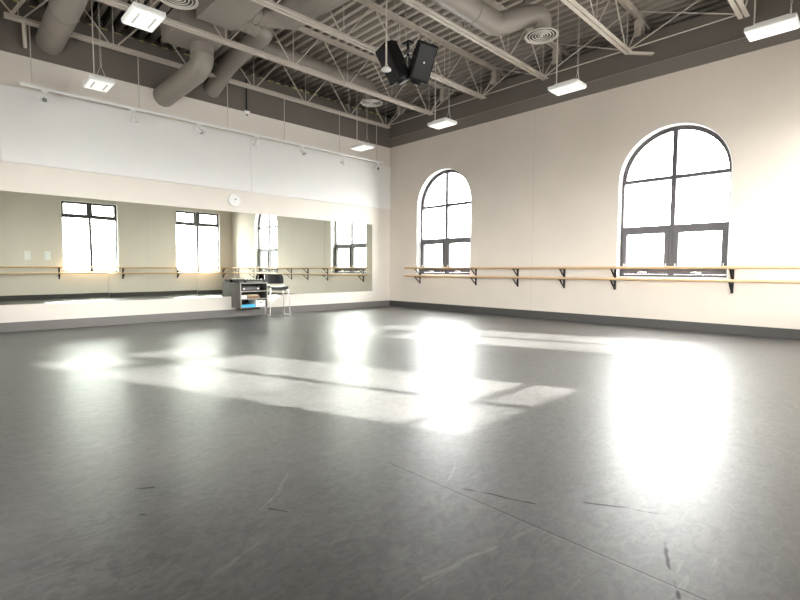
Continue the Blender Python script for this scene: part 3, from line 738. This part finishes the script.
# on top
t = thing('audio_mixer', 'flat black audio mixer lying on top of the grey cabinet', 'mixer', (-4.36, -0.2, CZ1))
MB().bx(-4.52, -4.07, -0.40, -0.10, CZ1, CZ1+0.062, 0.006).build('body', M['black'], t)
for i in range(6):
    q = MB(); q.lathe((-4.48+0.07*i, -0.33, CZ1+0.062), [(0.012, 0), (0.010, 0.014), (0.001, 0.015)], 12); q.build('knob', M['silver'], t, True)
MB().bx(-4.49, -4.12, -0.403, -0.398, CZ1+0.012, CZ1+0.034).build('front_strip', M['slot'], t, label='grey strip along the front')
t = thing('media_player', 'black box player on the left end of the cabinet top', 'media player', (-4.58, -0.22, CZ1))
MB().bx(-4.655, -4.535, -0.36, -0.08, CZ1, CZ1+0.056, 0.005).build('body', M['black'], t)
MB().bx(-4.645, -4.545, -0.363, -0.358, CZ1+0.008, CZ1+0.028).build('display', M['slot'], t)
# top shelf
t = thing('amplifier', 'black amplifier with grey front strip on the upper cabinet shelf', 'amplifier', (-4.40, -0.22, SH[0]+0.009))
z = SH[0]+0.009
MB().bx(-4.62, -4.20, -0.41, -0.08, z, z+0.10, 0.005).build('body', M['black'], t)
MB().bx(-4.60, -4.22, -0.416, -0.408, z+0.02, z+0.075).build('front_strip', M['grey'], t, label='grey front strip')
for xx in (-4.57, -4.25):
    q = MB(); q.lathe((xx, -0.416, z+0.047), [(0.016, 0), (0.014, 0.014), (0.001, 0.015)], 14, Matrix.Rotation(pi/2, 3, 'X')); q.build('knob', M['silver'], t, True)
z = SH[1]+0.009
q = MB(); 
for k in range(4): q.bx(-4.63+0.004*k, -4.50, -0.42+0.01*(k % 2), -0.12, z+0.018*k, z+0.018*k+0.015)
q.build('paper_stack', M['paper'], origin=(-4.57, -0.25, z), label='white stack of papers on the left of the middle shelf', category='papers')
q = MB(); q.bx(-4.48, -4.20, -0.40, -0.10, z, z+0.055, 0.006)
q.build('cardboard_box', M['brown'], origin=(-4.34, -0.25, z), label='low brown box on the middle shelf of the cabinet', category='box')
q = MB(); q.bx(-4.46, -4.24, -0.41, -0.16, z+0.055, z+0.078, 0.003)
q.build('book', M['creambook'], origin=(-4.35, -0.28, z+0.055), label='cream book lying on the low brown box', category='book')
z = CZ0+th
def tray(nm, lb, cat, x0, x1, y0, y1, z0, h, m):
    q = MB(); w_ = 0.006
    q.bx(x0, x1, y0, y1, z0, z0+w_); q.bx(x0, x1, y0, y0+w_, z0+w_, z0+h); q.bx(x0, x1, y1-w_, y1, z0+w_, z0+h)
    q.bx(x0, x0+w_, y0+w_, y1-w_, z0+w_, z0+h); q.bx(x1-w_, x1, y0+w_, y1-w_, z0+w_, z0+h)
    q.bx(x0-0.004, x1+0.004, y0-0.004, y0, z0+h-0.012, z0+h)
    return q.build(nm, m, origin=((x0+x1)/2, (y0+y1)/2, z0), label=lb, category=cat)
tray('storage_tray', 'bright blue plastic tray on the bottom shelf', 'tray', -4.635, -4.33, -0.43, -0.06, z, 0.062, M['blue'])
q = MB(); q.tube([(-4.56, -0.3, z+0.03), (-4.50, -0.36, z+0.075), (-4.42, -0.34, z+0.10), (-4.37, -0.26, z+0.07), (-4.44, -0.2, z+0.06), (-4.55, -0.22, z+0.09), (-4.60, -0.3, z+0.07), (-4.55, -0.37, z+0.05)], 0.014, 8)
q.build('cable_coil', M['black'], None, True, origin=(-4.5, -0.3, z+0.03), label='black coiled cable heaped in the blue tray', category='cable')
t = tray('storage_bin', 'white plastic bin on the right of the bottom shelf', 'bin', -4.31, -4.09, -0.43, -0.08, z, 0.135, M['white'])
q = MB(); q.bx(-4.23, -4.17, -0.436, -0.432, z+0.085, z+0.10); q.build('handle_slot', M['slot'], t)

# ------------------------------------------------------------------ chair
t = thing('high_chair', 'black stool-height chair on chrome sled legs beside the cabinet', 'chair', (-3.82, -0.46, 0))
rz = math.radians(-12); c0 = Vector((-3.82, -0.46, 0)); RM = Matrix.Rotation(rz, 3, 'Z')
P = lambda x, y, z: c0+RM @ Vector((x, y, z))
class CB(MB):
    def build(s, *a, **k):
        for v in s.b.verts: v.co = P(*v.co)
        return MB.build(s, *a, **k)
# seat and back as curved shells
q = CB(); nx, ny = 8, 8; top = []; bot = []
for i in range(nx+1):
    rt, rb = [], []
    for j in range(ny+1):
        u = -0.21+0.42*i/nx; v = -0.21+0.41*j/ny
        k = 1-0.12*(abs(j/ny-0.5)*2)**4; dz = -0.02*(1-(u/0.21)**2)+(-0.03*((0.25-j/ny)/0.25)**2 if j/ny < 0.25 else 0)
        rt.append(q.b.verts.new((u*k, v, 0.655+dz))); rb.append(q.b.verts.new((u*k, v, 0.63+dz)))
    top.append(rt); bot.append(rb)
for i in range(nx):
    for j in range(ny):
        q.b.faces.new((top[i][j], top[i+1][j], top[i+1][j+1], top[i][j+1])); q.b.faces.new((bot[i][j], bot[i][j+1], bot[i+1][j+1], bot[i+1][j]))
for i in range(nx):
    for j in (0, ny): q.b.faces.new((top[i][j], top[i+1][j], bot[i+1][j], bot[i][j]))
    for j in (0, nx): q.b.faces.new((top[j][i], top[j][i+1], bot[j][i+1], bot[j][i]))
q.build('seat', M['blackgloss'], t, True)
q = CB(); A = []; B = []
for i in range(nx+1):
    ra, rb = [], []
    for j in range(ny+1):
        u = -0.215+0.43*i/nx; z = 0.70+0.215*j/ny; kk = 1-0.10*(j/ny)**3-0.06*(1-j/ny)**3
        y = 0.225+0.05*(j/ny)-0.05*(u/0.2)**2
        ra.append(q.b.verts.new((u*kk, y, z))); rb.append(q.b.verts.new((u*kk, y+0.014, z)))
    A.append(ra); B.append(rb)
for i in range(nx):
    for j in range(ny):
        q.b.faces.new((A[i][j], A[i+1][j], A[i+1][j+1], A[i][j+1])); q.b.faces.new((B[i][j], B[i][j+1], B[i+1][j+1], B[i+1][j]))
for i in range(nx):
    for j in (0, ny): q.b.faces.new((A[i][j], A[i+1][j], B[i+1][j], B[i][j])); q.b.faces.new((A[j][i], A[j][i+1], B[j][i+1], B[j][i]))
q.build('backrest', M['blackgloss'], t, True)
for s in (-1, 1):
    q = CB(); q.tube([(s*0.19, 0.275, 0.90), (s*0.19, 0.235, 0.72), (s*0.195, 0.19, 0.635)], 0.010, 10); q.build('back_post', M['chrome'], t, True)
    q = CB(); q.tube([(s*0.19, -0.17, 0.63), (s*0.225, -0.20, 0.010)], 0.011, 10); q.build('leg', M['chrome'], t, True)
    q = CB(); q.tube([(s*0.19, 0.17, 0.63), (s*0.22, 0.20, 0.010)], 0.011, 10); q.build('leg', M['chrome'], t, True)
    q = CB(); q.tube([(s*0.225, -0.21, 0.012), (s*0.22, 0.21, 0.012)], 0.011, 10); q.build('runner', M['chrome'], t, True)
    q = CB(); q.tube([(s*0.19, -0.17, 0.628), (s*0.19, 0.17, 0.628)], 0.010, 10); q.build('seat_rail', M['chrome'], t, True)
q = CB(); q.tube([(-0.222, -0.205, 0.012), (0.222, -0.205, 0.012)], 0.010, 10); q.build('footrest', M['chrome'], t, True)
q = CB(); q.box((0.03, 0.02, 0.585), (0.30, 0.22, 0.05), None, 0.008); q.build('under_seat_rack', M['slot'], t)
